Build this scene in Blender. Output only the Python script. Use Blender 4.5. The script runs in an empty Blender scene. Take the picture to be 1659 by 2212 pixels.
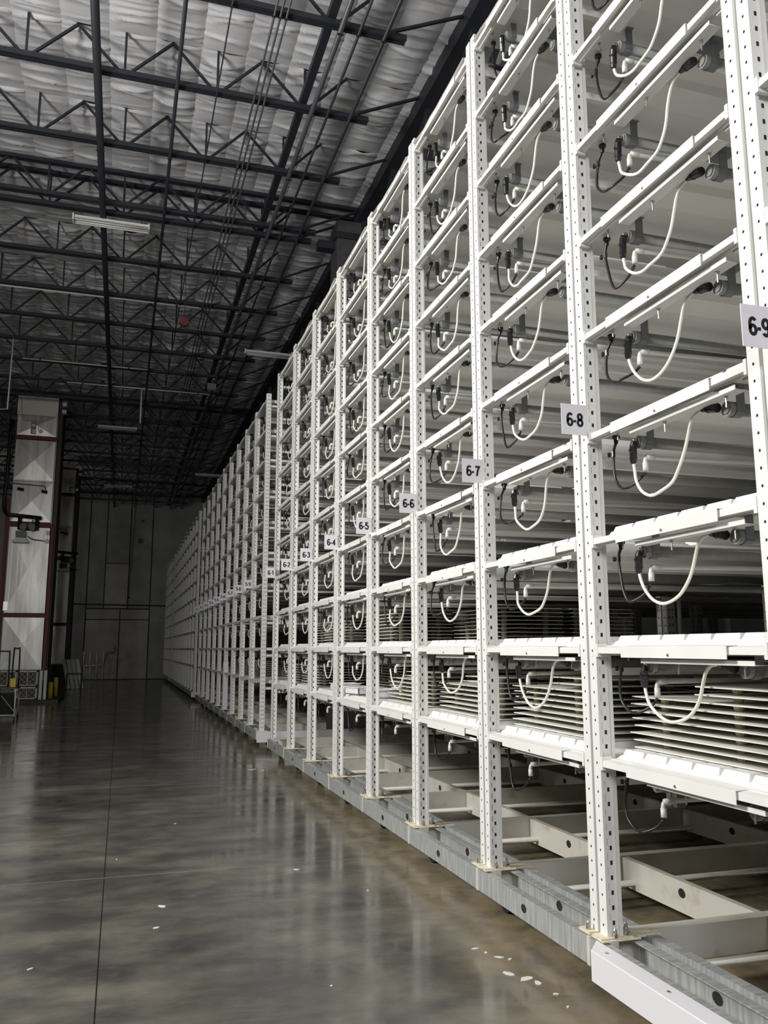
import bpy, math, random
from mathutils import Vector, Matrix
C = bpy.context.scene.collection
rnd = random.Random(7)
PI = math.pi

# ------------------------------------------------------------------ camera
def setup_camera():
    yaw, pit, rol = 0.302751, 0.161928, -0.000820
    F = Vector((math.sin(yaw)*math.cos(pit), math.cos(yaw)*math.cos(pit), math.sin(pit)))
    R = Vector((math.cos(yaw), -math.sin(yaw), 0)); U = R.cross(F)
    R2 = R*math.cos(rol)+U*math.sin(rol); U2 = -R*math.sin(rol)+U*math.cos(rol)
    cd = bpy.data.cameras.new('camera'); cd.sensor_fit = 'VERTICAL'; cd.sensor_height = 36
    cd.lens = 1801.41/2212*36; cd.clip_start = .05; cd.clip_end = 200
    o = bpy.data.objects.new('camera', cd); C.objects.link(o)
    m = Matrix((R2, U2, -F)).transposed().to_4x4(); m.translation = (0, 0, 1.5637)
    o.matrix_world = m
    bpy.context.scene.camera = o
setup_camera()

# ------------------------------------------------------------------ world, lights, exposure
sc = bpy.context.scene
sc.view_settings.view_transform = 'Standard'
sc.view_settings.look = 'None'
sc.view_settings.gamma = 1.0
sc.view_settings.use_curve_mapping = False
sc.view_settings.exposure = 0.0
w = bpy.data.worlds.new('world'); sc.world = w; w.use_nodes = True
w.node_tree.nodes['Background'].inputs[0].default_value = (.5, .5, .52, 1)
w.node_tree.nodes['Background'].inputs[1].default_value = 0.02

def area(name, loc, target, sx, sy, power, col):
    l = bpy.data.lights.new(name, 'AREA'); l.shape = 'RECTANGLE'; l.size = sx; l.size_y = sy
    l.energy = power; l.color = col
    o = bpy.data.objects.new(name, l); C.objects.link(o); o.location = loc
    d = Vector(target)-Vector(loc); o.rotation_euler = d.to_track_quat('-Z', 'Y').to_euler()
    return o
# lamp of the lit bay at left, out of frame, then two added fill lamps
area('side_bay_lamp', (-5.4, 5.0, 5.2), (4, 5.4, 4.9), 2.2, 1.5, 860, (1.0, .985, .95))
area('far_wall_fill', (-7.5, 36.5, 5.0), (0, 45, 3.5), 2.0, 1.5, 36, (1.0, .97, .90))  # unseen dim lamp, added to brighten the far wall
area('rear_fill_light', (-2.0, -4.6, 5.2), (.6, 10, 2.6), 2.6, 1.6, 400, (.95, .96, 1.0))  # added fill behind the camera for surfaces facing it; no door is modelled

# ------------------------------------------------------------------ mesh helpers
class M:
    def __init__(s): s.v = []; s.f = []; s.mi = []
    def add(s, vs, fs, mi=0):
        n = len(s.v); s.v += [tuple(v) for v in vs]; s.f += [tuple(i+n for i in f) for f in fs]; s.mi += [mi]*len(fs)
        return s
    def box(s, x0, x1, y0, y1, z0, z1, mi=0):
        return s.add([(x0,y0,z0),(x1,y0,z0),(x1,y1,z0),(x0,y1,z0),(x0,y0,z1),(x1,y0,z1),(x1,y1,z1),(x0,y1,z1)],
                     [(0,3,2,1),(4,5,6,7),(0,1,5,4),(1,2,6,5),(2,3,7,6),(3,0,4,7)], mi)
    def bar(s, a, b, w, h=None, mi=0):          # rectangular bar between two points
        a = Vector(a); b = Vector(b); h = h or w; d = (b-a).normalized()
        up = Vector((0,0,1)) if abs(d.z) < .95 else Vector((0,1,0))
        sx = d.cross(up).normalized()*w/2; sy = sx.cross(d).normalized()*h/2
        vs = [a-sx-sy, a+sx-sy, a+sx+sy, a-sx+sy, b-sx-sy, b+sx-sy, b+sx+sy, b-sx+sy]
        return s.add(vs, [(0,1,2,3),(7,6,5,4),(0,4,5,1),(1,5,6,2),(2,6,7,3),(3,7,4,0)], mi)
    def tube(s, pts, r, n=8, mi=0, cap=True):
        pts = [Vector(p) for p in pts]; rs = r if isinstance(r, (list, tuple)) else [r]*len(pts)
        rings = []; nrm = None
        for i, p in enumerate(pts):
            d = (pts[min(i+1, len(pts)-1)]-pts[max(i-1, 0)]).normalized()
            if nrm is None:
                nrm = d.orthogonal().normalized()
            nrm = (nrm-d*nrm.dot(d)).normalized(); b = d.cross(nrm)
            rings.append([p+(nrm*math.cos(2*PI*k/n)+b*math.sin(2*PI*k/n))*rs[i] for k in range(n)])
        vs = [v for g in rings for v in g]; fs = []
        for i in range(len(pts)-1):
            for k in range(n):
                k2 = (k+1) % n; fs.append((i*n+k, i*n+k2, (i+1)*n+k2, (i+1)*n+k))
        if cap:
            fs.append(tuple(range(n-1, -1, -1))); fs.append(tuple((len(pts)-1)*n+k for k in range(n)))
        return s.add(vs, fs, mi)
    def cyl(s, a, b, r, n=10, mi=0, r2=None):
        return s.tube([a, b], [r, r if r2 is None else r2], n, mi)
    def prism(s, poly, axis, a, b, mi=0):        # polygon extruded along an axis; poly points are the two other coords in order
        def P(u, v, t):
            return {'x': (t, u, v), 'y': (u, t, v), 'z': (u, v, t)}[axis]
        n = len(poly); vs = [P(u, v, a) for u, v in poly]+[P(u, v, b) for u, v in poly]
        fs = [tuple(range(n)), tuple(range(2*n-1, n-1, -1))]+[(i, n+i, n+(i+1) % n, (i+1) % n) for i in range(n)]
        return s.add(vs, fs, mi)
    def mesh(s, name, mats, smooth=False):
        me = bpy.data.meshes.new(name); me.from_pydata(s.v, [], s.f)
        for m in (mats if isinstance(mats, (list, tuple)) else [mats]): me.materials.append(m)
        if any(s.mi):
            me.polygons.foreach_set('material_index', s.mi)
        if smooth: me.polygons.foreach_set('use_smooth', [True]*len(s.f))
        import bmesh
        bm = bmesh.new(); bm.from_mesh(me); bmesh.ops.recalc_face_normals(bm, faces=bm.faces); bm.to_mesh(me); bm.free()
        me.update(); return me
def link(name, me, parent=None, loc=(0,0,0), rot=(0,0,0), scale=None):
    o = bpy.data.objects.new(name, me); C.objects.link(o); o.location = loc; o.rotation_euler = rot
    if scale: o.scale = scale
    if parent: o.parent = parent
    return o
def thing(name, label, cat, loc=(0,0,0), group=None, rot=(0,0,0)):
    return tag(link(name, None, None, loc, rot), label, cat, group)
def tag(o, label=None, cat=None, group=None, kind=None):
    if label: o['label'] = label
    if cat: o['category'] = cat
    if group: o['group'] = group
    if kind: o['kind'] = kind
    return o
KIDS = {}
def copy_tree(o, parent=None, loc=None):
    c = o.copy(); C.objects.link(c)
    if parent: c.parent = parent
    if loc is not None: c.location = loc
    for ch in KIDS_OF(o): copy_tree(ch, c)
    return c
def KIDS_OF(o):
    if o.name not in KIDS: KIDS[o.name] = list(o.children)
    return KIDS[o.name]
def smooth_path(pts, k=6):                       # Catmull-Rom
    P = [Vector(p) for p in pts]; P = [P[0]*2-P[1]]+P+[P[-1]*2-P[-2]]; out = []
    for i in range(1, len(P)-2):
        for j in range(k):
            t = j/k; a, b, c, d = P[i-1], P[i], P[i+1], P[i+2]
            out.append(.5*((2*b)+(c-a)*t+(2*a-5*b+4*c-d)*t*t+(3*b-a-3*c+d)*t**3))
    return out+[P[-2]]

# ------------------------------------------------------------------ materials
def mat(name, col, rough=.5, metal=0, noise=0, nscale=8, bump=0, bscale=40, spec=.5, col2=None, c2pos=(.5,.7), stretch=(1,1,1), coord='OBJ', alpha=None, trans=0):
    m = bpy.data.materials.new(name); m.use_nodes = True; nt = m.node_tree; b = nt.nodes['Principled BSDF']
    b.inputs['Base Color'].default_value = (*col, 1); b.inputs['Roughness'].default_value = rough
    b.inputs['Metallic'].default_value = metal; b.inputs['Specular IOR Level'].default_value = spec
    if trans: b.inputs['Transmission Weight'].default_value = trans
    geo = nt.nodes.new('ShaderNodeNewGeometry'); mp = nt.nodes.new('ShaderNodeMapping'); mp.inputs['Scale'].default_value = stretch
    nt.links.new(geo.outputs['Position'], mp.inputs['Vector'])
    if noise or col2:
        n = nt.nodes.new('ShaderNodeTexNoise'); n.inputs['Scale'].default_value = nscale; n.inputs['Detail'].default_value = 6
        nt.links.new(mp.outputs[0], n.inputs['Vector'])
        r = nt.nodes.new('ShaderNodeValToRGB'); nt.links.new(n.outputs['Fac'], r.inputs['Fac'])
        if col2:
            r.color_ramp.elements[0].position = c2pos[0]; r.color_ramp.elements[1].position = c2pos[1]
            r.color_ramp.elements[0].color = (*col, 1); r.color_ramp.elements[1].color = (*col2, 1)
        else:
            r.color_ramp.elements[0].position = .3; r.color_ramp.elements[1].position = .7
            r.color_ramp.elements[0].color = (*[c*(1-noise) for c in col], 1); r.color_ramp.elements[1].color = (*[min(1, c*(1+noise*.4)) for c in col], 1)
        nt.links.new(r.outputs['Color'], b.inputs['Base Color'])
    if bump:
        n = nt.nodes.new('ShaderNodeTexNoise'); n.inputs['Scale'].default_value = bscale; n.inputs['Detail'].default_value = 4
        nt.links.new(mp.outputs[0], n.inputs['Vector'])
        bp = nt.nodes.new('ShaderNodeBump'); bp.inputs['Strength'].default_value = bump; bp.inputs['Distance'].default_value = .01
        nt.links.new(n.outputs['Fac'], bp.inputs['Height']); nt.links.new(bp.outputs[0], b.inputs['Normal'])
    return m
WHITE = mat('white_powder_coat', (.84, .83, .79), .38, noise=.05, nscale=5)
WHITE2 = mat('white_base_paint', (.64, .62, .55), .45, noise=.18, nscale=7, col2=(.50, .43, .30), c2pos=(.56, .78))
RUSTY = mat('rust_stained_white', (.78, .72, .55), .6, nscale=30, col2=(.45, .24, .10), c2pos=(.58, .72))
COVER = mat('lavender_white_cover', (.80, .775, .80), .42)
SIGN = mat('sign_sheet', (.80, .785, .82), .5)
INK = mat('black_ink', (.012, .012, .014), .5)
HOLE = mat('dark_opening', (.018, .017, .016), .9)
DECK = mat('matte_white_deck', (.80, .785, .73), .55, noise=.06, nscale=3)
TRAY = mat('moulded_white_tray', (.84, .83, .82), .35)
PLATE = mat('white_grow_board', (.80, .79, .72), .5, noise=.06, nscale=9)
CREAM = mat('cream_spacer', (.62, .56, .42), .55)
HOSEW = mat('ivory_cord', (.86, .84, .74), .38)
BLACK = mat('black_rubber', (.012, .012, .013), .32)
TUBE = mat('grey_clear_tube', (.30, .305, .29), .28, noise=.15, nscale=20)
CLIP = mat('grey_plastic_clip', (.20, .205, .22), .45)
PVC = mat('white_pvc', (.80, .79, .74), .35)
STEEL = mat('bright_screw_steel', (.5, .48, .44), .3, metal=.9)
GALV = mat('galvanised_steel', (.42, .44, .445), .42, metal=.35, nscale=9, col2=(.62, .63, .60), c2pos=(.40, .66), stretch=(1, 6, .5))
DARKSTEEL = mat('blue_black_roof_steel', (.022, .024, .032), .5)
GREYPIPE = mat('grey_painted_pipe', (.20, .21, .23), .45)
INSUL = mat('white_vinyl_insulation', (.76, .76, .78), .33, bump=.35, bscale=5, stretch=(1, 3.2, 1), spec=.7)
CONC_WALL = mat('dim_concrete_wall', (.40, .40, .385), .8, noise=.25, nscale=1.2)
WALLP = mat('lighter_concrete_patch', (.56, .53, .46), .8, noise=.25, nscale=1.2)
DARKCONC = mat('dark_wall_joint', (.05, .05, .05), .9)
COLM = mat('dark_column_concrete', (.065, .066, .07), .75, noise=.2)
CONDUIT = mat('weathered_conduit', (.085, .088, .10), .4, metal=.3)
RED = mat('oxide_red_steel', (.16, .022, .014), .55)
SHEET = mat('galvanised_sheet', (.74, .73, .68), .38, metal=.5, nscale=1.6, col2=(.50, .48, .43), c2pos=(.42, .66), stretch=(3, 3, .35), bump=.1, bscale=3)
CREAMP = mat('pinkish_white_panel', (.84, .75, .67), .5)
YELLOW = mat('safety_yellow', (.68, .52, .05), .45)
LAMPW = mat('white_lamp_housing', (.78, .78, .74), .35)
FILM = mat('white_plastic_film', (.80, .77, .74), .4, bump=.4, bscale=6)
CARDB = mat('brown_filter_media', (.16, .13, .08), .8, noise=.3, nscale=12)
REDTAG = mat('red_tag', (.13, .015, .015), .5)
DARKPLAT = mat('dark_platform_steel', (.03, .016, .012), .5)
SIDED = mat('dark_duct_side', (.03, .03, .03), .6)

def floor_material():
    m = bpy.data.materials.new('polished_concrete'); m.use_nodes = True; nt = m.node_tree; b = nt.nodes['Principled BSDF']; L = nt.links.new
    geo = nt.nodes.new('ShaderNodeNewGeometry')
    def noise(scale, detail, dist=0, st=(1,1,1)):
        mp = nt.nodes.new('ShaderNodeMapping'); mp.inputs['Scale'].default_value = st; L(geo.outputs['Position'], mp.inputs['Vector'])
        n = nt.nodes.new('ShaderNodeTexNoise'); n.inputs['Scale'].default_value = scale; n.inputs['Detail'].default_value = detail
        n.inputs['Distortion'].default_value = dist; n.inputs['Roughness'].default_value = .6; L(mp.outputs[0], n.inputs['Vector']); return n.outputs['Fac']
    def ramp(x, *st):
        r = nt.nodes.new('ShaderNodeValToRGB'); L(x, r.inputs['Fac']); e = r.color_ramp.elements
        e[0].position, e[0].color = st[0][0], (*st[0][1], 1); e[1].position, e[1].color = st[-1][0], (*st[-1][1], 1)
        for p, c in st[1:-1]:
            q = e.new(p); q.color = (*c, 1)
        return r.outputs['Color']
    def mix(f, a, c2, mode='MIX'):
        x = nt.nodes.new('ShaderNodeMix'); x.data_type = 'RGBA'; x.blend_type = mode
        if isinstance(f, float): x.inputs[0].default_value = f
        else: L(f, x.inputs[0])
        for i, v in ((6, a), (7, c2)):
            if isinstance(v, tuple): x.inputs[i].default_value = (*v, 1)
            else: L(v, x.inputs[i])
        return x.outputs[2]
    def math_(op, a, c2):
        x = nt.nodes.new('ShaderNodeMath'); x.operation = op; x.use_clamp = op in ('MULTIPLY', 'ADD') 
        for i, v in ((0, a), (1, c2)):
            if isinstance(v, (int, float)): x.inputs[i].default_value = v
            else: L(v, x.inputs[i])
        return x.outputs[0]
    base = ramp(noise(.9, 8, .15), (.32, (.075, .074, .070)), (.5, (.125, .122, .112)), (.68, (.19, .182, .160)))
    blot = ramp(noise(2.1, 10, .1, (1, 1.7, 1)), (.38, (.62, .62, .63)), (.66, (1.25, 1.20, 1.08)))
    c = mix(1.0, base, blot, 'MULTIPLY')
    # pale worn streaks
    st = ramp(noise(1.3, 9, .5, (.8, 1.6, 1)), (.60, (0, 0, 0)), (.74, (1, 1, 1)))
    c = mix(math_('MULTIPLY', st, .55), c, (.22, .205, .165))
    # tan stain band spreading out from the rack base
    sep = nt.nodes.new('ShaderNodeSeparateXYZ'); L(geo.outputs['Position'], sep.inputs[0])
    wob = math_('MULTIPLY', noise(1.4, 6, .8), .9)
    xx = math_('ADD', sep.outputs['X'], 0); xx.node.use_clamp = False
    s1 = nt.nodes.new('ShaderNodeMath'); s1.operation = 'ADD'; L(sep.outputs['X'], s1.inputs[0]); L(wob, s1.inputs[1])
    mr = nt.nodes.new('ShaderNodeMapRange'); mr.inputs[1].default_value = 2.0; mr.inputs[2].default_value = 2.55; L(s1.outputs[0], mr.inputs[0])
    band = math_('MULTIPLY', mr.outputs[0], ramp(noise(4, 8, .5), (.35, (.25,)*3), (.65, (.95,)*3)))
    c = mix(band, c, (.32, .25, .145))
    L(c, b.inputs['Base Color'])
    r = nt.nodes.new('ShaderNodeMapRange'); L(noise(2.2, 8, .8), r.inputs[0]); r.inputs[1].default_value = .3; r.inputs[2].default_value = .7
    r.inputs[3].default_value = .07; r.inputs[4].default_value = .24; L(r.outputs[0], b.inputs['Roughness'])
    b.inputs['Specular IOR Level'].default_value = .55
    bp = nt.nodes.new('ShaderNodeBump'); bp.inputs['Strength'].default_value = .10; bp.inputs['Distance'].default_value = .004
    L(noise(7, 5), bp.inputs['Height']); L(bp.outputs[0], b.inputs['Normal'])
    return m
FLOOR = floor_material()

# ------------------------------------------------------------------ room shell
XL, XR, YB, YF, ZD = -10.0, 14.0, -5.0, 45.4, 9.72
def struct(name, m, material):
    return tag(link(name, m.mesh(name, material)), kind='structure')
fl = struct('floor', M().box(XL-.2, XR+.2, YB-.2, YF+.2, -.30, -.03), CONC_WALL)
xs = [XL, -8.03, -4.03, -.03, 3.97, 7.97, 11.97, XR]; ys = [YB, -1.65, 2.37, 6.39, 10.38, 14.4, 18.4, 22.4, 26.4, 30.4, 34.4, 38.4, 42.4, YF]
for i in range(len(xs)-1):
    for j in range(len(ys)-1):
        g = .0035
        link('slab', M().box(xs[i]+g, xs[i+1]-g, ys[j]+g*.4, ys[j+1]-g*.4, -.03, 0).mesh('slab', FLOOR), fl)
struct('ceiling', M().box(XL-.2, XR+.2, YB-.2, YF+.2, ZD, ZD+.25), INSUL)
wf = struct('wall_far', M().box(XL, XR, YF, YF+.3, 0, ZD), DARKCONC)
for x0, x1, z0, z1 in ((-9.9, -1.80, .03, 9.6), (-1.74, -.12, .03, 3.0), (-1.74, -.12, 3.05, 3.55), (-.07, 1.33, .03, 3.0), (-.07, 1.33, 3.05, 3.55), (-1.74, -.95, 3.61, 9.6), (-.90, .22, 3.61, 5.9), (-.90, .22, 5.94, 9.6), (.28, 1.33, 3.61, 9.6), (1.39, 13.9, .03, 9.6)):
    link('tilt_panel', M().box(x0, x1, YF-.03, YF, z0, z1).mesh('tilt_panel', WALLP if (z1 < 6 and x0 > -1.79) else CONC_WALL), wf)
struct('wall_back', M().box(XL, XR, YB-.3, YB, 0, ZD), CONC_WALL)
struct('wall_right', M().box(XR, XR+.3, YB, YF, 0, ZD), CONC_WALL)
wl = struct('wall_left', M().box(XL-.3, XL, YB, YF, 0, ZD), CONC_WALL)

JOINTP = mat('pale_joint_filler', (.22, .21, .18), .6)
for yj in ys[1:-1]:
    link('joint_filler', M().box(XL, XR, yj-.0035, yj+.0035, -.03, .0006).mesh('joint_filler', JOINTP), fl)
# insulation batts between the roof seams
def batt_mesh(seed):
    r = random.Random(seed); nx, ny = 10, 76; W, D = .6, 1.72; m = M(); vs = []
    wr = [(r.uniform(.05, 1.65), r.uniform(.02, .055), r.uniform(.04, .16), r.uniform(-.12, .12), r.uniform(.02, .05)) for _ in range(r.randint(4, 8))]
    wr += [(r.uniform(.03, 1.68), r.uniform(.012, .028), r.uniform(.02, .12), r.uniform(-.10, .10), r.uniform(.014, .028)) for _ in range(r.randint(10, 20))]
    sag = r.uniform(.025, .055)
    for j in range(ny+1):
        for i in range(nx+1):
            x = W*i/nx; y = D*j/ny; u = i/nx
            e = math.sin(PI*u)**.7 if 0 < u < 1 else 0
            z = -sag*e*(1-.6*abs(2*y/D-1)**6)
            for (yc, a, bow, sl, wd) in wr:
                t = (y-yc+bow*(1-(2*u-1)**2)+sl*(u-.5))/wd
                if -1 < t < 2.5:
                    z -= a*(e*.8+.2)*(max(0, 1-abs(t))**1.2 if t < 0 else max(0, 1-t/2.5)**2)
            vs.append((x, y, z))
    fs = [(j*(nx+1)+i, j*(nx+1)+i+1, (j+1)*(nx+1)+i+1, (j+1)*(nx+1)+i) for j in range(ny) for i in range(nx)]
    m.add(vs, fs); me = m.mesh('insulation_batt', INSUL, True); return me
BATTS = [batt_mesh(i) for i in range(10)]
JY = [3.7, 5.4, 7.08, 8.76, 10.44, 12.08, 13.85, 14.2, 16.0, 17.72, 19.4, 21.02, 22.62, 24.25, 25.9, 27.65, 28.1, 29.8, 31.5, 33.2, 34.9, 36.6, 38.3, 40.0, 41.7, 42.1, 43.8]
roof = tag(link('roof_insulation', None, None, (0, 0, 9.63)), 'wrinkled white insulation blanket hung between the roof joists', 'insulation')
seam0 = .08
cells = []
for y0 in JY:
    for i in range(-16, 7):
        x0 = seam0+.6*i
        if x0 > 3.8 or x0 < -.25*y0-.9-(1.2 if y0 < 12 else 0): continue
        cells.append((x0, y0))
cells.sort(key=lambda c: c[1])
far = M()
for n, (x0, y0) in enumerate(cells):
    me = BATTS[rnd.randrange(10)]; q = [b for b in JY if b > y0+.1]
    if not q or q[0]-y0 < 1: continue
    sy = (q[0]-y0)/1.72
    if n < 296:
        link('insulation_batt', me, roof, (x0, y0, 0)).scale = (1, sy, 1)
    else:
        far.add([(v.co.x+x0, v.co.y*sy+y0, v.co.z) for v in me.vertices], [tuple(p.vertices) for p in me.polygons])
tag(link('distant_insulation', far.mesh('distant_insulation', INSUL, True), roof), kind='stuff')
# plain batts above the racks, seen only past the girder
plain = M()
for i in range(7, 17):
    plain.add([(seam0+.6*i, 3, 0), (seam0+.6*i+.3, 3, -.06), (seam0+.6*i+.6, 3, 0), (seam0+.6*i, 45, 0), (seam0+.6*i+.3, 45, -.06), (seam0+.6*i+.6, 45, 0)], [(0,1,4,3), (1,2,5,4)])
tag(link('insulation_over_racks', plain.mesh('insulation_over_racks', INSUL), roof), kind='stuff')

# ------------------------------------------------------------------ roof steel
ORD = ['first','second','third','fourth','fifth','sixth','seventh','eighth','ninth','tenth','eleventh','twelfth','thirteenth','fourteenth','fifteenth','sixteenth','seventeenth','eighteenth','nineteenth','twentieth','twenty-first','twenty-second','twenty-third','twenty-fourth','twenty-fifth','twenty-sixth','twenty-seventh','twenty-eighth','twenty-ninth','thirtieth']
bottom = M().box(-9.9, 3.02, -.055, -.012, -.035, .035).box(-9.9, 3.02, .012, .055, -.035, .035).mesh('bottom_chord', DARKSTEEL)
topc = M().box(-9.9, 3.8, -.05, .05, .645, .70).mesh('top_chord', DARKSTEEL)
topc_low = M().box(-9.9, 3.8, -.05, .05, .54, .60).mesh('top_chord', DARKSTEEL)
diag_r = M().bar((0, 0, .02), (.56, 0, .60), .032).mesh('web_strut', DARKSTEEL)
diag_l = M().bar((0, 0, .02), (-.56, 0, .60), .032).mesh('web_strut', DARKSTEEL)
vertm = M().bar((0, 0, .02), (0, 0, .64), .03).mesh('web_strut', DARKSTEEL)
endm = M().bar((2.72, 0, .02), (3.8, 0, .53), .035).mesh('end_strut', DARKSTEEL)
nodes = [-9.9+1.2*k for k in range(11)]; nodes = [-1.5+1.2*k for k in range(-7, 4)]+[2.95-.2]
webm = M()
for x in nodes[:-1]:
    webm.bar((x+.05, 0, .02), (x+.6, 0, .62), .032).bar((x-.05, 0, .02), (x-.6, 0, .62), .032).bar((x, 0, .02), (x, 0, .62), .03)
webmesh = webm.mesh('web', DARKSTEEL)
jys = JY
jn = 0
for y in jys:
    lab = f'black open-web roof joist, {ORD[jn]} one away from the camera'
    j = thing('roof_joist', lab, 'joist', (0, y, 9.0), 'roof joists across the hall'); jn += 1
    link('bottom_chord', bottom, j); link('top_chord', topc_low if y in (13.85, 14.2, 27.65, 28.1) else topc, j); link('end_strut', endm, j)
    if y < 24.5 and y > 8:
        for x in nodes[:-1]:
            if x < -.22*y-1.8: continue
            link('web_strut', diag_r, j, (x+.05, 0, 0)); link('web_strut', diag_l, j, (x-.05, 0, 0)); link('web_strut', vertm, j, (x, 0, 0))
    else: tag(link('web', webmesh, j), kind='stuff')
# girder truss along the aisle edge
g = thing('roof_girder', 'deep black girder truss running along above the racks', 'girder', (3.95, 0, 0))
link('top_chord', M().box(-.14, .14, 2, YF, 9.36, 9.60).mesh('top_chord', DARKSTEEL), g)
link('bottom_chord', M().box(-.10, .10, 2, YF, 8.05, 8.2).mesh('bottom_chord', DARKSTEEL), g)
gv = M().box(-.05, .05, -.05, .05, 8.2, 9.4).mesh('girder_post', DARKSTEEL)
gd = M().bar((0, .05, 9.35), (0, 1.66, 8.2), .07).mesh('girder_diagonal', DARKSTEEL)
for k, y in enumerate(JY):
    if y < 44: link('girder_post', gv, g, (0, y, 0)); link('girder_diagonal', gd, g, (0, y, 0))
for k, y in enumerate((14.15,)):
    c = thing('column', 'dark square concrete column rising behind the racks near the 6-1 sign', 'column', (3.75, y, 0), 'columns under the girder')
    link('shaft', M().box(-.3, .32, -.25, .25, 0, 9.36).mesh('shaft', COLM), c)
    link('bearing_plate', M().box(-.34, .36, -.29, .29, 9.0, 9.12).box(-.62, -.3, -.1, .1, 8.85, 9.0).mesh('bearing_plate', DARKSTEEL), c)
# long services hung under the joists, all parallel to the aisle
def yline(name, label, cat, x, z, r, matl, y0=3, y1=YF-.05, square=False, group=None):
    m = M()
    if square: m.box(x-r, x+r, y0, y1, z-r, z+r)
    else: m.cyl((x, y0, z), (x, y1, z), r, 8)
    o = thing(name, label, cat, (0, 0, 0), group)
    link('pipe', m.mesh(name, matl, not square), o)
    hm = M().box(-.008, .008, -.008, .008, 0, max(.05, 9.02-z)).box(-r-.01, r+.01, -.012, .012, -r-.006, -r+.002).mesh('hanger', DARKSTEEL)
    for k in range(1, len(JY)-1, 2):
        if JY[k] > y0: link('hanger', hm, o, (x, JY[k], z))
    return o
yline('sprinkler_main', 'thick black main pipe running down the middle of the ceiling', 'pipe', -.63, 8.90, .052, DARKSTEEL)
yline('branch_pipe', 'thin black pipe under the joists just right of the thick main', 'pipe', .37, 8.93, .026, DARKSTEEL)
yline('cable', 'slack thin black cable running along the ceiling beside the conduits', 'cable', .89, 8.94, .010, DARKSTEEL)
for k, (x, t) in enumerate(((1.385, 'left'), (1.457, 'middle'), (1.53, 'right'))):
    yline('conduit', f'{t} one of the three close grey conduits under the ceiling', 'conduit', x, 8.94, .014, CONDUIT, group='three parallel ceiling conduits')
yline('tie_beam', 'black square tie beam running along the ceiling beside a grey pipe', 'beam', 2.08, 9.0+.12, .05, DARKSTEEL, square=True)
yline('grey_pipe', 'light grey pipe running beside the black tie beam', 'pipe', 2.19, 8.92, .034, CONDUIT)
yline('branch_pipe', 'black pipe between the grey pipe and the girder, thinner one', 'pipe', 2.42, 8.94, .02, DARKSTEEL)
yline('branch_pipe', 'black pipe nearest to the girder under the ceiling', 'pipe', 2.74, 8.94, .026, DARKSTEEL)
# conduits across the joists
def xpipe(label, x0, x1, y, z, drop=None):
    m = M().cyl((x0, y, z), (x1, y, z), .018, 8)
    o = thing('cross_conduit', label, 'conduit'); link('pipe', m.mesh('pipe', LAMPW, True), o)
    link('strap', M().box(x0+.4, x0+.44, y-.03, y+.03, z-.022, 9.0).box(x1-.5, x1-.46, y-.03, y+.03, z-.022, 9.0).mesh('strap', DARKSTEEL), o)
    if drop: link('drop_pipe', M().cyl((drop[0], drop[1], z), (drop[0], drop[1], drop[2]), .022, 8).mesh('drop_pipe', LAMPW, True), o)
    return o
xpipe('pale conduit crossing the ceiling under a joist, nearest of three', -8, 1.3, 17.75, 8.93)
xpipe('pale conduit crossing the ceiling above the ducts, middle of three', -2.75, .35, 22.35, 8.93)
xpipe('pale conduit crossing the far ceiling with a hanging drop, farthest of three', -1.78, 2.3, 24.1, 8.93, (.24, 24.1, 7.9))
dp = thing('drop_pipe', 'pale thin pipe dropping from the ceiling left of the near duct', 'pipe')
link('pipe', M().tube([(-2.82, 21.04, 9.0), (-2.84, 21.04, 7.2), (-3.4, 21.04, 7.15)], .02, 6).mesh('pipe', LAMPW, True), dp)
hr = thing('hose_reel', 'small dark red reel hanging on a wire from the ceiling', 'reel')
link('drum', M().cyl((.86, 15.3, 7.62), (.86, 15.4, 7.62), .08, 14).mesh('drum', REDTAG), hr)
link('wire', M().cyl((.86, 15.35, 7.62), (.86, 15.35, 9.7), .006, 6).mesh('wire', DARKSTEEL), hr)
# 4-foot strip lamps hanging unlit
def strip_lamp(label, x0, x1, y, z):
    o = thing('strip_lamp', label, 'lamp', ((x0+x1)/2, y, z), 'unlit strip lamps under the ceiling'); L = (x1-x0)/2
    link('housing', M().box(-L, L, -.045, .045, -.02, .035).mesh('housing', LAMPW), o)
    rm = M().prism([(-.11, -.055), (-.05, -.005), (.05, -.005), (.11, -.055), (.10, -.055), (.045, -.012), (-.045, -.012), (-.10, -.055)], 'x', -L*.98, L*.98)
    link('reflector', rm.mesh('reflector', LAMPW), o)
    for s in (-.04, .04): link('lamp_tube', M().cyl((-L*.97, s, -.04), (L*.97, s, -.04), .016, 8).mesh('lamp_tube', LAMPW, True), o)
    for s in (-1, 1):
        link('end_bracket', M().box(-.012, .012, -.08, .08, -.07, .045).mesh('end_bracket', LAMPW), o, (s*L, 0, 0))
        link('hanger', M().box(-.006, .006, -.006, .006, .035, max(.1, 9.0-z)).mesh('hanger', DARKSTEEL), o, (s*L*.8, 0, 0))
strip_lamp('white unlit strip lamp hanging under the near double joist, largest in view', -1.11, .13, 14.2, 8.82)
strip_lamp('unlit strip lamp hanging in the dark between the two ducts and the racks', -1.03, .17, 28.36, 8.82)
strip_lamp('unlit strip lamp sticking out from behind the 6-1 rack top', 2.6, 3.8, 19.85, 8.82)
strip_lamp('dim strip lamp just left of the second rack block top', 2.69, 3.8, 35.3, 8.82)
strip_lamp('faint strip lamp near the far wall, farthest one', -1.01, .16, 39.0, 8.82)
jb = thing('junction_box', 'small white electrical box on the ceiling steel near the racks', 'box')
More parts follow.
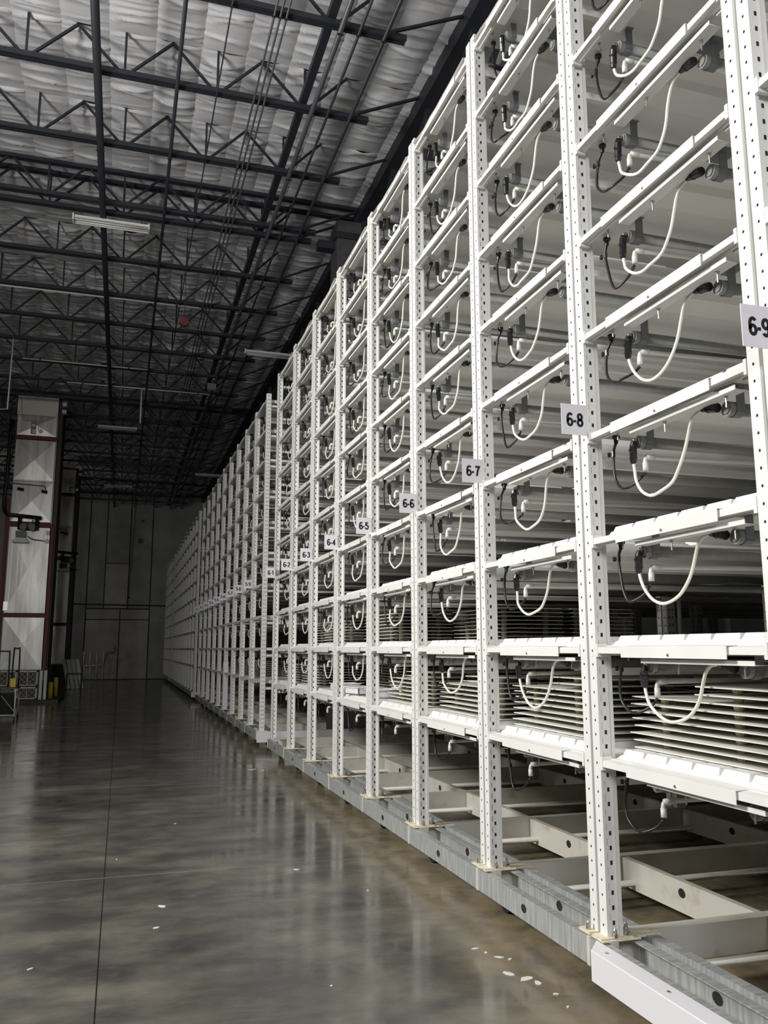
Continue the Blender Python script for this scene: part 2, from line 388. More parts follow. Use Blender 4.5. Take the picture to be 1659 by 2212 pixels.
link('body', M().box(1.98, 2.2, 22.8, 22.95, 8.7, 8.85).mesh('body', LAMPW), jb); link('cover', M().box(1.97, 2.21, 22.785, 22.8, 8.69, 8.86).mesh('cover', GREYPIPE), jb)

# ------------------------------------------------------------------ racks
X0 = 2.144; P = 1.2526; LV = [1.038+.515*k for k in range(10)]
def post_mesh(flip, closed_holes=False):
    poly = [(0,0),(0,-.06),(.016,-.06),(.016,-.048),(.064,-.048),(.064,-.06),(.08,-.06),(.08,0)]
    if flip: poly = [(x, -.06-y) for x, y in poly]
    return M().prism(poly, 'z', .285, 5.78).mesh('post', WHITE)
def hole_mesh(flip, back):
    m = M(); e = .0006
    def fy(y): return -.06-y if flip else y
    sgn = 1 if flip else -1
    for k in range(85):
        z = .33+k*.0643
        y = fy(-.03)
        m.add([(-e, y+.0055*math.cos(a), z+.0065*math.sin(a)) for a in (0, 1.05, 2.09, 3.14, 4.19, 5.24)], [(0,1,2,3,4,5)])
        yy = fy(-.048)+sgn*e
        m.add([(.036, yy, z), (.048, yy, z), (.048, yy, z+.019), (.036, yy, z+.019)], [(0,1,2,3)])
        m.add([(.020, yy, z+.022), (.0245, yy, z+.022), (.0245, yy, z+.052), (.020, yy, z+.052)], [(0,1,2,3)])
        if back:
            yb = fy(0)-sgn*e
            for x in (.022, .052):
                m.add([(x, yb, z), (x+.010, yb, z), (x+.010, yb, z+.017), (x, yb, z+.017)], [(0,1,2,3)])
    return m.mesh('punched_holes', HOLE)
pA, pB = post_mesh(True), post_mesh(False)
hA, hB, hAb = hole_mesh(True, False), hole_mesh(False, False), hole_mesh(True, True)
bolt = M().cyl((0,0,0), (0,0,.016), .011, 6).tube([(0,0,.016), (0,0,.03), (0,0,.038)], [.009, .008, .002], 8).mesh('bolt', STEEL)
plateA = M().box(-.045, .12, -.075, .03, .280, .287).box(-.045, .15, -.09, .04, .275, .280).mesh('base_plate', RUSTY)
inner = M()
for x in (2.24,):
    pass
def inner_post_mesh(x, full):
    m = M(); m.prism([(x, 0), (x, -.06), (x+.08, -.06), (x+.08, 0)], 'z', .285, 5.7)
    if full: m.prism([(x, -.08), (x, -.14), (x+.08, -.14), (x+.08, -.08)], 'z', .285, 5.7)
    return m.mesh('rear_post', WHITE)
IPX = (2.22, 4.46, 6.70, 8.94)
ipm = [inner_post_mesh(x, True) for x in IPX]; ipm1 = [inner_post_mesh(x, False) for x in IPX]
iph = M()
for k in range(85):
    z = .33+k*.0643
    for y in (-.02, -.04, -.10, -.12): iph.add([(-.0006, y-.004, z), (-.0006, y+.004, z), (-.0006, y+.004, z+.012), (-.0006, y-.004, z+.012)], [(0,1,2,3)])
    for x in (.02, .05): iph.add([(x, -.1406, z), (x+.01, -.1406, z), (x+.01, -.1406, z+.016), (x, -.1406, z+.016)], [(0,1,2,3)])
iphm = iph.mesh('punched_holes', HOLE)
rung = M()
for k in range(10):
    z = LV[k]-.12
    rung.box(.08, 2.22, -.045, -.015, z, z+.035)
    if k % 3 == 1: rung.box(.08, 2.22, -.045, -.015, z+.09, z+.13)
rungm = rung.mesh('rungs', WHITE)
rung1 = M().box(.08, 2.22, -.045, -.015, 0, .035).mesh('rung', WHITE)
rungd = M().box(.08, 2.22, -.045, -.015, 0, .035).box(.08, 2.22, -.045, -.015, .10, .14).mesh('rung', WHITE)
def upright(y, label, a, b, detail, group, rear=True):
    t = thing('rack_upright', label, 'upright', (X0, y, 0), group)
    if a:
        p = link('post', pA, t); tag(link('punched_holes', hAb if not b else hA, p), kind='stuff')
        bp = link('base_plate', plateA, t)
        if detail:
            for q in ((.10, -.03), (-.025, -.02), (.105, .0)): link('bolt', bolt, bp, (q[0], q[1], .287))
    if b:
        p = link('post', pB, t, (0, -.08 if a else 0, 0)); tag(link('punched_holes', hB, p), kind='stuff')
        if a or detail:
            bp = link('base_plate', plateA, t, (0, -.085 if a else -.01, 0))
            if detail:
                for q in ((.03, -.07), (.095, -.06), (.13, .0)): link('bolt', bolt, bp, (q[0], q[1], .287))
    for k, x in enumerate(IPX if rear else ()):
        q = link('rear_post', (ipm if (a and b) else ipm1)[k], t)
        if k < 2 and a and b and detail: link('punched_holes', iphm, q, (x, 0, 0))
    if detail or not b:
        for k in range(10): link('rung', rungd if k % 3 == 1 else rung1, t, (0, 0, LV[k]-.12))
    elif rear: tag(link('rungs', rungm, t), kind='stuff')
    return t

# ---- shelf prototype: local origin = far face of the near upright, y runs away from the camera
BW = P-.14
beam_m = M().prism([(0, -.014), (0, .014), (.03, .018), (.045, .018), (.045, -.018), (.03, -.018), (.03, -.014)], 'y', 0.0, BW).mesh('front_beam', WHITE)
hook_m = M().box(-.004, .05, -.003, .012, -.03, .03).mesh('beam_connector', WHITE)
sleeve_m = M().prism([(-.010, -.031), (-.010, .019), (.04, .022), (.04, .0195), (-.007, .0165), (-.007, -.031)], 'y', .20, .895)
sleeve_m = sleeve_m.mesh('beam_sleeve', WHITE)
screwh = M().cyl((-.010, .55, -.018), (-.014, .55, -.018), .006, 8).mesh('screw_head', STEEL)
rail_m = M().prism([(.028, -.054), (.028, -.036), (.031, -.036), (.031, -.051), (.085, -.051), (.085, -.054)], 'y', .10, .80).mesh('support_rail', WHITE)
ends_m = M().prism([(.045, .018), (.045, .022), (2.2, .022), (2.2, .018)], 'y', .01, BW-.01).mesh('deck', DECK)
def hat(y0, y1, dz, x1=2.2):
    return M().prism([(y0, .018), (y0+.02, .018-dz), (y1-.02, .018-dz), (y1, .018)], 'x', .05, x1)
rib1 = hat(.50, .70, .03).mesh('cross_rib', DECK); rib2 = hat(.0, .10, .045).mesh('cross_rib', WHITE)
def tray_mesh(dx):
    m = M(); Y0, Y1 = .06, 1.06; m.prism([(Y0-.035, 0), (Y0-.02, .004), (Y0+.01, .02), (Y1-.01, .02), (Y1+.02, .004), (Y1+.035, 0)], 'x', .02, dx)
    n = 6; s = (Y1-Y0)/n
    for i in range(n):
        a, b = Y0+i*s+.006, Y0+(i+1)*s-.006
        vs = [(.03, a, .018), (dx-.01, a, .018), (dx-.01, b, .018), (.03, b, .018), (.045, a+.009, .045), (dx-.03, a+.009, .045), (dx-.03, b-.009, .045), (.042, b-.009, .045)]
        m.add(vs, [(0,3,2,1),(4,5,6,7),(0,1,5,4),(1,2,6,5),(2,3,7,6),(3,0,4,7)])
    return m.mesh('tray', TRAY)
tray_m = tray_mesh(.66)
tube_m = M().cyl((.17, 0, 0), (2.1, 0, 0), .027, 12).mesh('light_tube', TUBE, True)
cap_m = M().cyl((.125, 0, 0), (.175, 0, 0), .031, 14).cyl((.118, 0, 0), (.126, 0, 0), .022, 12).mesh('end_cap', TUBE)
clip_pts = [(.19, .034*math.cos(a)*1.0, .034*math.sin(a)) for a in [PI*.15-PI*1.3*k/8 for k in range(9)]]
clipb = M()
for k in range(8):
    p, q = clip_pts[k], clip_pts[k+1]; clipb.add([(.15, p[1], p[2]), (.19, p[1], p[2]), (.19, q[1], q[2]), (.15, q[1], q[2])], [(0,1,2,3)])
clipb.box(.15, .19, -.032, -.029, -.02, .085).box(.15, .19, -.05, -.029, .083, .088).box(.12, .24, -.05, .06, .088, .092)
clip_m = clipb.mesh('clip', CLIP)
back_m = M().prism([(.045, -.02), (.045, .018), (.055, .018), (.055, -.02)], 'y', 0, BW)
pvc_m = M().tube(smooth_path([(.155, .872, -.20), (.155, .872, -.155), (.165, .872, -.142), (.185, .872, -.138)], 3)+[Vector((2.15, .80, -.12))], [.0105]*10+[.0095], 8).cyl((.155, .872, -.203), (.155, .872, -.165), .0135, 8).cyl((.16, .872, -.139), (.205, .870, -.137), .0135, 8).mesh('drain_pipe', PVC, True)
scr_m = M().cyl((0, 0, 0), (0, 0, -.045), .0035, 6).cyl((0, 0, -.004), (0, 0, -.009), .009, 6).mesh('hanging_screw', STEEL)
unit_m = []
def rear_unit(x0):
    m = M()
    m.prism([(x0+.0, -.018), (x0, .018), (x0+.04, .018), (x0+.04, -.018)], 'y', 0, BW)
    m.prism([(x0+.04, .018), (x0+.04, .022), (x0+2.2, .022), (x0+2.2, .018)], 'y', .01, BW-.01)
    for y0, y1, dz in ((.50, .70, .03), (0, .10, .045)): m.prism([(y0, .018), (y0+.02, .018-dz), (y1-.02, .018-dz), (y1, .018)], 'x', x0+.05, x0+2.2)
    m.prism([(x0+2.16, -.018), (x0+2.16, .018), (x0+2.2, .018), (x0+2.2, -.018)], 'y', 0, BW)
    return m.mesh('rear_deck', DECK)
ru = [rear_unit(x) for x in (2.30, 4.54, 6.78)]
riser_m = M().cyl((2.11, .80, -.12), (2.11, .80, -.42), .016, 8).cyl((1.95, .80, -.12), (2.14, .80, -.12), .018, 8).mesh('drain_riser', PVC, True)

def shelf_proto(full):
    t = thing('rack_shelf', 'x', 'shelf', (0, -50, 0))
    link('front_beam', beam_m, t); sl = link('beam_sleeve', sleeve_m, t); link('screw_head', screwh, sl)
    link('deck', ends_m, t); link('cross_rib', rib1, t); link('cross_rib', rib2, t)
    if full:
        link('beam_connector', hook_m, t, (0, .001, 0)); link('beam_connector', hook_m, t, (0, BW-.013, 0))
        link('support_rail', rail_m, t)
    link('rear_beam', back_m.mesh('rear_beam', WHITE) if False else RB, t, (2.155, 0, 0))
    for yy, zz in ((.875, -.068), (.27, -.075)):
        tb = link('light_tube', tube_m, t, (0, yy, zz)); link('end_cap', cap_m, tb)
        if full: link('clip', clip_m, tb)
    link('drain_pipe', pvc_m, t)
    for k in range(3 if full else 1): link('rear_deck', ru[k], t)
    if full:
        for q in ((.065, .95, .0), (.060, .58, -.052), (.060, .19, -.052)): link('hanging_screw', scr_m, t, q)
        link('drain_riser', riser_m, t)
    return t
RB = back_m.mesh('rear_beam', WHITE)
shelfF = shelf_proto(True); shelfS = shelf_proto(False)

# ---- hoses
def hose_meshes(v, r=random.Random(3)):
    s = r.uniform(.85, 1.2) if v else 1; dx = r.uniform(-.035, -.004) if v else 0; dy = r.uniform(-.02, .03) if v else 0
    q = lambda z: -.17+(z+.17)*s if z < -.17 else z
    pts = [(.12, .912, -.158), (.119+dx*.3, .895, -.20), (.118+dx, .862, q(-.25)), (.12+dx, .81+dy, q(-.298)), (.12+dx, .745+dy, q(-.322)), (.12+dx, .68+dy, q(-.316)), (.12, .62+dy, q(-.288)),
           (.12, .570+dy, q(-.242)), (.12, .535+dy*.5, q(-.19)), (.115, .505, -.135), (.108, .472, -.085), (.101, .43, -.059), (.097, .375, -.052)]
    cord = M().tube(smooth_path(pts, 4), .0074, 8).mesh('cord', HOSEW, True)
    return cord
cords = [hose_meshes(v) for v in range(6)]
connA = M().tube([(.099, .872, -.066), (.098, .876, -.085), (.108, .893, -.118), (.117, .909, -.156), (.119, .912, -.164)], [.011, .0165, .0175, .0155, .010], 10).cyl((.101, .885, -.102), (.104, .890, -.110), .0190, 10).cyl((.112, .90, -.135), (.114, .903, -.142), .0185, 10).mesh('plug', BLACK)
connB = M().tube([(.097, .382, -.052), (.097, .360, -.053), (.097, .345, -.055), (.097, .318, -.061), (.097, .29, -.069)], [.010, .0155, .0185, .0205, .0195], 10).cyl((.097, .345, -.055), (.097, .338, -.057), .0205, 10).mesh('plug', BLACK)
elbA = M().tube(smooth_path([(.117, .874, -.060), (.108, .873, -.060), (.099, .873, -.066)], 3), .0105, 8).mesh('metal_elbow', STEEL, True)
elbB = M().cyl((.12, .30, -.068), (.145, .275, -.074), .016, 8).mesh('socket', TUBE)
def bhose(v):
    r = random.Random(50+v); s = r.uniform(.8, 1.25) if v else 1; dy = r.uniform(-.04, .03) if v else 0; dx = r.uniform(-.03, .01) if v else 0
    pts = [(.11, 1.031, -.03), (.11+dx*.5, 1.06+dy*.3, -.085), (.11+dx, 1.055+dy, -.15-.05*s), (.11+dx, 1.01+dy*.6, -.17-.09*s), (.115+dx, .955, -.17-.10*s), (.135, .90, -.17-.075*s), (.155, .872, -.212)]
    return M().tube(smooth_path(pts, 4), .0068, 8).mesh('tubing', BLACK, True), (.11+dx*.5, 1.06+dy*.3, -.085)
bh = [bhose(v) for v in range(5)]
valve_m = M().cyl((0, 0, .014), (0, 0, -.014), .0095, 8).cyl((0, .0, 0), (-.006, .030, .002), .005, 6).box(-.010, .0, .024, .036, -.010, .012).mesh('valve', BLACK)
gland_m = M().tube([(.11, 1.031, .0), (.11, 1.031, -.012), (.11, 1.032, -.018), (.11, 1.034, -.04)], [.019, .019, .012, .009], 10).mesh('gland', BLACK)

def hose_set(y0, z, lab, v, full=True, black=True, grp='white cords looped under the shelves'):
    t = thing('power_lead', f'ivory cord looping {lab}', 'cord', (X0, y0, z), grp)
    link('cord', cords[v % 6], t)
    link('plug', connA, t); link('plug', connB, t)
    if full: link('metal_elbow', elbA, t)
    if black:
        t = thing('black_hose', f'black drain hose hanging {lab}', 'hose', (X0, y0, z), 'black hoses under the shelves')
        link('tubing', bh[v % 5][0], t); link('gland', gland_m, t); link('valve', valve_m, t, bh[v % 5][1])

def levelname(k): return ['bottom shelf', 'second shelf up', 'third shelf up', 'fourth shelf up', 'fifth shelf up', 'sixth shelf up', 'seventh shelf up', 'eighth shelf up', 'ninth shelf up', 'top shelf'][k]
# block 6
n6 = [12.419-P*i for i in range(10)]           # n6[0] = row with sign 6-1 ... n6[9] near end row
for i, y in enumerate(n6):
    if i < 9: lab = f'white perforated rack upright that carries the 6-{i+1} sign'
    else: lab = 'white perforated rack upright at the near end, past the 6-9 sign'
    upright(y, lab, i > 0 or False, i < 9, y < 8, 'uprights of the near rack block') if False else None
    a = i > 0; b = i < 9                         # A opens to the far bay, B opens to the near bay
    t = upright(y, lab, a, b, y < 9, 'uprights of the near rack block')
def sheets(t, k): pass
v = 0
for i in range(9):                              # bay i+1 lies between sign rows i+1 and i+2
    y0 = n6[i+1]; bay = f'between the 6-{i+1} and 6-{i+2} signs' if i < 8 else 'nearer than the 6-9 sign'
    for k in range(10):
        s = copy_tree(shelfF, None, (X0, y0, LV[k])); s['label'] = f'white rack shelf {bay}, {levelname(k)}'; s['group'] = 'shelves of the near rack block'; s.scale = (1, .992, 1); s.location.y += .0045
        if k == 9:
            f = link('plastic_sheet', None, s)
            mm = M(); nx, ny = 12, 8; vs = []
            rr = random.Random(i)
            for a in range(nx+1):
                for b in range(ny+1):
                    vs.append((-.02+2.2*a/nx, BW*(.01+.98*b/ny), .03-.03*math.sin(PI*b/ny)+rr.uniform(-.012, .012)))
            mm.add(vs, [(a*(ny+1)+b, (a+1)*(ny+1)+b, (a+1)*(ny+1)+b+1, a*(ny+1)+b+1) for a in range(nx) for b in range(ny)])
            f.data = None
            C.objects.unlink(f); bpy.data.objects.remove(f)
            link('plastic_sheet', mm.mesh('plastic_sheet', FILM, True), s)
        else:
            for q in ((0) if False else (0, 1, 2)): link('tray', tray_m, s, (.05+.69*q, 0, .0225))
        if not (k == 0):
            hose_set(y0, LV[k], f'under the {levelname(k)} {bay}', v); v += 1
        else:
            t = thing('black_hose', f'black drain hose hanging under the bottom shelf {bay}', 'hose', (X0, y0, LV[k]), 'black hoses under the shelves')
            link('tubing', bh[v % 5][0], t); link('gland', gland_m, t); link('valve', valve_m, t, bh[v % 5][1])
C.objects.unlink(shelfF)
def purge(t):
    for ch in list(t.children):
        for g2 in list(ch.children): bpy.data.objects.remove(g2)
        bpy.data.objects.remove(ch)
    bpy.data.objects.remove(t)

# ---- black cables tied under the top shelves
for i in range(0, 9):
    t = thing('cable_bundle', f'black cables tied under the top shelf beside the 6-{i+1} upright', 'cables', (X0, n6[i]-.24, 5.50), 'black cable bundles under the top shelves')
    r = random.Random(i*3)
    p1 = [(.06+.16*k, r.uniform(-.02, .02), -.02-.05*math.sin(k*.9+i)**2) for k in range(10)]
    link('thick_cable', M().tube(smooth_path(p1, 3), .017, 7).mesh('thick_cable', BLACK, True), t)
    p2 = [(.05+.14*k, r.uniform(-.03, .0), -.13-.03*math.sin(k*1.2+i)) for k in range(8)]
    link('thin_cable', M().tube(smooth_path(p2, 3), .007, 6).mesh('thin_cable', BLACK, True), t)
    for k in range(3): link('cable_tie', M().bar((.3+.4*k, 0, .03), (.28+.4*k, -.01, -.15), .005).mesh('cable_tie', BLACK), t)
# ---- signs
def arc(cx, cy, rx, ry, a0, a1, n=14):
    return [(cx+rx*math.cos(math.radians(a0+(a1-a0)*k/n)), cy+ry*math.sin(math.radians(a0+(a1-a0)*k/n))) for k in range(n+1)]
GL = {'1': [[(.12, .78), (.26, .84), (.36, 1.0), (.36, 0)]],
      '2': [arc(.3, .72, .24, .24, 170, -35)+[(.07, .06), (.56, .06)]],
      '3': [arc(.28, .75, .22, .21, 165, -90)+[(.28, .54)], [(.28, .54)]+arc(.28, .29, .25, .25, 90, -165)],
      '4': [[(.42, 0), (.42, .97), (.05, .28), (.60, .28)]],
      '5': [[(.52, .95), (.16, .95), (.10, .52)]+arc(.28, .33, .26, .28, 120, -165)],
      '6': [arc(.31, .30, .235, .255, 180, -180, 22), [(.075, .30)]+arc(.33, .62, .255, .34, 185, 40)],
      '7': [[(.05, .94), (.56, .94), (.36, .55), (.26, 0)]],
      '8': [arc(.3, .745, .20, .215, 90, -270, 20), arc(.3, .275, .24, .235, 90, -270, 22)],
      '9': [arc(.29, .70, .235, .255, 0, -360, 22), [(.525, .70)]+arc(.27, .38, .255, .34, 5, -140)],
      '-': [[(.02, .38), (.30, .38)]]}
ADV = {'-': .42, '1': .60}
def ribbon(m, pts, w, y, sx, sz, ox, oz, depth=.0008):
    P = [Vector((p[0]*sx+ox, p[1]*sz+oz)) for p in pts]; L = []; R = []
    for i, p in enumerate(P):
        d = (P[min(i+1, len(P)-1)]-P[max(i-1, 0)]).normalized(); n = Vector((-d.y, d.x))*w/2
        if 0 < i < len(P)-1:
            d1 = (P[i]-P[i-1]).normalized(); n = n/max(.45, abs(Vector((-d1.y, d1.x)).dot(n.normalized())))
        L.append(p+n); R.append(p-n)
    for i in range(len(P)-1):
        q = [L[i], L[i+1], R[i+1], R[i]]
        m.add([(v.x, y, v.y) for v in q]+[(v.x, y+depth, v.y) for v in q], [(0,1,2,3), (7,6,5,4), (0,4,5,1), (1,5,6,2), (2,6,7,3), (3,7,4,0)])
def glyph(txt):
    m = M(); H = .074; W = .052; tot = sum(ADV.get(c, .66) for c in txt); x = -tot*W/2
    for c in txt:
        for st in GL[c]: ribbon(m, st, .0128 if c != '-' else .0125, 0, W, H*.86, x+.002, -H*.5+.005)
        x += ADV.get(c, .66)*W
    return m.mesh('lettering', INK)
sheet = M().box(-.071, .071, -.0015, .0015, -.077, .077).mesh('sheet', SIGN)
def sign(txt, y, k):
    t = thing('bay_sign', f'white card sign reading {txt} sticking out from a rack upright', 'sign', (2.073, y-.1455, 2.670), 'numbered bay signs')
    t.rotation_euler = (0, 0, 0)
    link('sheet', sheet, t)
    link('lettering', glyph(txt), t, (.002, -.0024, -.001))
for i in range(9): sign(f'6-{i+1}', n6[i], i)

# ---- block 5
n5 = [14.75+P*(8-i) for i in range(9)]+[13.50]
for i, y in enumerate(n5):
    lab = f'white perforated rack upright that carries the 5-{i+1} sign' if i < 9 else 'white perforated end upright facing the gap before the 5-9 bay'
    t = upright(y, lab, i > 0, i < 9, False, 'uprights of the second rack block', i == 9)
    if i < 9: sign(f'5-{i+1}', y, i)
    if i == 9: link('red_tag', M().box(-.012, 0, -.03, -.0, 1.62, 1.86).mesh('red_tag', REDTAG), t)
for i in range(9):
    y0 = n5[i+1]; bay = f'between the 5-{i+1} and 5-{i+2} signs' if i < 8 else 'between the 5-9 sign and the gap'
    for k in range(10):
        s = copy_tree(shelfS, None, (X0, y0, LV[k])); s['label'] = f'white rack shelf {bay}, {levelname(k)}'; s['group'] = 'shelves of the second rack block'; s.scale = (1, .992, 1); s.location.y += .0045
        if k > 0: hose_set(y0, LV[k], f'under the {levelname(k)} {bay}', v, False, False, 'white cords on the second rack block'); v += 1
C.objects.unlink(shelfS)
purge(shelfF); purge(shelfS)

# ---- blocks 4 and 3, far and dark
def far_row(y, lab, i):
    t = thing('rack_upright', lab, 'upright', (X0, y, 0), 'uprights of the dark far racks')
    p = link('post', pA, t); tag(link('punched_holes', hA, p), kind='stuff'); p = link('post', pB, t, (0, -.08, 0)); tag(link('punched_holes', hB, p), kind='stuff')
    if i == 0: link('rear_post', ipm[0], t); tag(link('rungs', rungm, t), kind='stuff')
fbeam = M().prism([(0, -.02), (0, .02), (.045, .02), (.045, -.02)], 'y', 0, BW).mesh('shelf_beam', WHITE)
fdeck = M().prism([(.045, .018), (.045, .022), (2.2, .022), (2.2, .018)], 'y', .01, BW-.01).mesh('deck', DECK)
n4 = [26.2+P*i for i in range(10)]; n3 = [38.55+P*i for i in range(6)]
for bi, (rows, nm) in enumerate(((n4, 'third'), (n3, 'farthest'))):
    for i, y in enumerate(rows):
        far_row(y, f'dim white upright of the {nm} rack block, {ORD[i]} from its near end', i)
        if i:
            t = thing('rack_bay', f'dark bay of shelves in the {nm} rack block, {ORD[i-1]} from its near end', 'rack', (X0, rows[i-1], 0), 'dark far rack bays')
            for k in range(10):
                link('shelf_beam', fbeam, t, (0, 0, LV[k])); link('deck', fdeck, t, (0, 0, LV[k]))
                if k in (2, 3): link('tray', tray_m, t, (.05, 0, LV[k]+.0225))

# ---- boards stacked on the shelves
plate_full = M().box(0, .58, 0, 1.0, 0, .005).mesh('board', PLATE)
plate_half = M().box(0, .58, 0, .52, 0, .005).mesh('board', PLATE)
def spacer_mesh(n):
    m = M()
    for k in range(n): m.tube([(0, 0, k*.0325), (0, 0, k*.0325+.012), (0, 0, k*.0325+.0275)], [.016, .022, .026], 10)
    return m.mesh('spacer_column', CREAM)
def board_stack(x, y, z, n, half, lab):
    t = thing('board_stack', lab, 'boards', (x, y, z), 'stacks of white boards on the shelves')
    r = random.Random(int(y*100+z*10))
    for k in range(n): link('board', plate_full, t, (r.uniform(-.012, .012), r.uniform(-.012, .012), k*.0325))
    for k in range(half): link('board', plate_half, t, (r.uniform(-.012, .012), r.uniform(-.01, .01), (n+k)*.0325))
    sm = spacer_mesh(n-1); sh = spacer_mesh(n+half-1) if half else sm
    for px in (.10, .48):
        for py in (.12, .40, .88): link('spacer_column', sh if py < .5 else sm, t, (px, py, .005))
for (bi, k, xs_) in ((8, 0, ((.155, 8, 2), (.80, 9, 0), (1.46, 9, 0))), (7, 0, ((.155, 8, 2), (.80, 9, 0), (1.46, 9, 0))), (6, 0, ((.155, 7, 2), (.80, 9, 0), (1.46, 9, 0))),
                     (5, 0, ((.155, 7, 2), (.80, 9, 0))), (3, 0, ((.78, 9, 0), (1.45, 9, 0))), (2, 0, ((.155, 8, 0), (.80, 9, 0))), (1, 0, ((.155, 8, 0), (.80, 9, 0))),
                     (5, 1, ((.78, 9, 0), (1.45, 9, 0))), (4, 1, ((.30, 9, 0), (.98, 9, 0))), (3, 1, ((.155, 8, 0), (.80, 9, 0))), (2, 1, ((.30, 9, 0), (.98, 9, 0)))):
    for q, (dx, n, h) in enumerate(xs_):
        board_stack(X0+dx, n6[bi]+.07, LV[k]+.072, n, h, f'{["front","second","third"][q]} stack of white boards, {levelname(k)}, between signs 6-{bi} and 6-{bi+1}')
for bi in (8, 7, 6):
    board_stack(X0+.155, n5[bi]+.07, LV[0]+.03, 9, 0, f'white boards stacked on the bottom shelf between the 5-{bi} and 5-{bi+1} signs')
# loose white bins where the boards are missing
binm = M().prism([(.0, .0), (.02, .085), (.17, .085), (.19, .0)], 'y', 0, .32)
binmesh = M().box(0, .26, 0, .30, 0, .012).box(0, .012, 0, .30, 0, .075).box(.248, .26, 0, .30, 0, .075).box(0, .26, 0, .012, 0, .075).box(0, .26, .288, .30, 0, .075).mesh('tub', TRAY)
rimm = M().box(-.012, .272, -.012, 0, .066, .075).box(-.012, .272, .30, .312, .066, .075).box(-.012, 0, 0, .30, .066, .075).box(.26, .272, 0, .30, .066, .075).mesh('rim', TRAY)
for q, (x, y, rz, lab) in enumerate(((.10, n6[4]+.62, .2, 'white tub on the bottom shelf between the 6-4 and 6-5 signs, farther one'), (.08, n6[4]+.10, -.1, 'white tub on the bottom shelf between the 6-4 and 6-5 signs, nearer one'),
                                (.55, n6[4]+.35, .3, 'white tub behind the two front tubs near the 6-5 sign'), (.12, n6[3]+.30, 0, 'white tub on the bottom shelf between the 6-3 and 6-4 signs'))):
    t = thing('tub', lab, 'tub', (X0+x, y, LV[0]+.072), 'white tubs on the bottom shelf'); t.rotation_euler = (0, 0, rz)
    link('tub_body', binmesh, t); link('rim', rimm, t)

# ------------------------------------------------------------------ rack bases
outer = M().prism([(0, .15), (0, .268), (.045, .268), (.045, .260), (.006, .260), (.006, .158), (.045, .158), (.045, .15)], 'y', .006, P-.006).mesh('outer_channel', GALV)
def oval(cy, cz, a, b, x):
    return M().add([(x, cy+a*math.cos(2*PI*k/12), cz+b*math.sin(2*PI*k/12)) for k in range(12)], [tuple(range(12))])
ov = M(); ov.add(oval(.64, .21, .030, .022, -.0008).v, [tuple(range(12))]); 0 and ov.add([(-.0008, .06, .13), (-.0008, .085, .13), (-.0008, .085, .24), (-.0008, .06, .24)], [(0,1,2,3)])
ovm = ov.mesh('channel_hole', HOLE)
innerc = M().prism([(.0, .13), (0, .262), (-.045, .262), (-.045, .268), (.006, .268), (.006, .13)], 'y', .03, P-.05).mesh('inner_channel', GALV)
innerl = M().prism([(0, .12), (0, .262), (.05, .262), (.05, .268), (-.006, .268), (-.006, .12)], 'y', .03, P-.05).mesh('inner_angle', GALV)
ov2 = M(); ov2.add(oval(.64, .205, .032, .026, -.0008).v, [tuple(range(12))]); ovm2 = ov2.mesh('channel_hole', HOLE)
joint = M().box(-.004, .06, -.012, .012, .148, .272).mesh('joint_plate', WHITE2)
def crossbeam(x1):
    return M().prism([(-.02, .12), (-.02, .272), (.05, .272), (.05, .262), (-.012, .262), (-.012, .13), (.05, .13), (.05, .12)], 'x', .30, x1).mesh('cross_beam', WHITE2)
cb = M().prism([(-.02, .12), (-.02, .272), (.05, .272), (.05, .264), (-.012, .264), (-.012, .128), (.05, .128), (.05, .12)], 'x', .08, 9.2).mesh('cross_beam', WHITE2)
lug = M().box(.05, .22, -.02, .06, .262, .2745).mesh('saddle_plate', RUSTY)
ybm = M().prism([(0, .10), (0, .268), (.04, .268), (.04, .262), (.006, .262), (.006, .106), (.04, .106), (.04, .10)], 'y', .03, P-.03).mesh('long_beam', WHITE2)
cpipe = M().cyl((.30, -.14, .14), (9.2, -.14, .14), .021, 8).mesh('drive_pipe', WHITE2, True)
wheel = M().cyl((.10, -.02, .065), (.16, -.02, .065), .065, 14).box(.085, .175, -.05, .01, .06, .15).mesh('wheel', DARKSTEEL)
def base(rows, lab, full=True):
    t = thing('rolling_carriage', lab, 'base', (X0-.05, 0, 0), 'rolling steel bases under the rack blocks')
    rows = sorted(rows)
    for i, y in enumerate(rows):
        link('cross_beam', cb, t, (.075, y-.05, 0)); link('joint_plate', joint, t, (0, y-.06, 0)); link('wheel', wheel, t, (.08, y-.03, 0))
        link('saddle_plate', lug, t, (.12, y-.10, 0))
        if full and i: link('drive_pipe', cpipe, t, (0, y-.05, 0))
        if i == len(rows)-1: break
        o = link('outer_channel', outer, t, (0, y-.05, 0))
        if full: link('channel_hole', ovm, o)
        o = link('inner_channel', innerc, t, (.21, y-.05, 0))
        if full: link('channel_hole', ovm2, o)
        link('inner_angle', innerl, t, (.27, y-.05, 0))
        for x in (.98, 2.36, 3.6, 4.6, 5.8, 6.84):
            b = link('long_beam', ybm, t, (x, y-.05, 0))
            if full: link('channel_hole', ovm2, b)
    return t
b6 = base(n6, 'galvanised rolling base under the near rack block, beside the tan floor stain')
b5 = base(n5, 'rolling base under the rack block of the 5-series signs')
b4 = base(n4, 'dim rolling base under the third rack block', False)
b3 = base(n3, 'dim rolling base of the farthest rack block', False)
cov = thing('channel_shroud', 'white folded metal cover wrapped over the near base channel', 'cover', (2.02, 0, 0))
link('cover_panel', M().prism([(0, .14), (0, .262), (.003, .2655), (.075, .274), (.075, .271), (.005, .262), (.003, .26), (.003, .14)], 'y', 1.0, 3.45).mesh('cover_panel', COVER), cov)
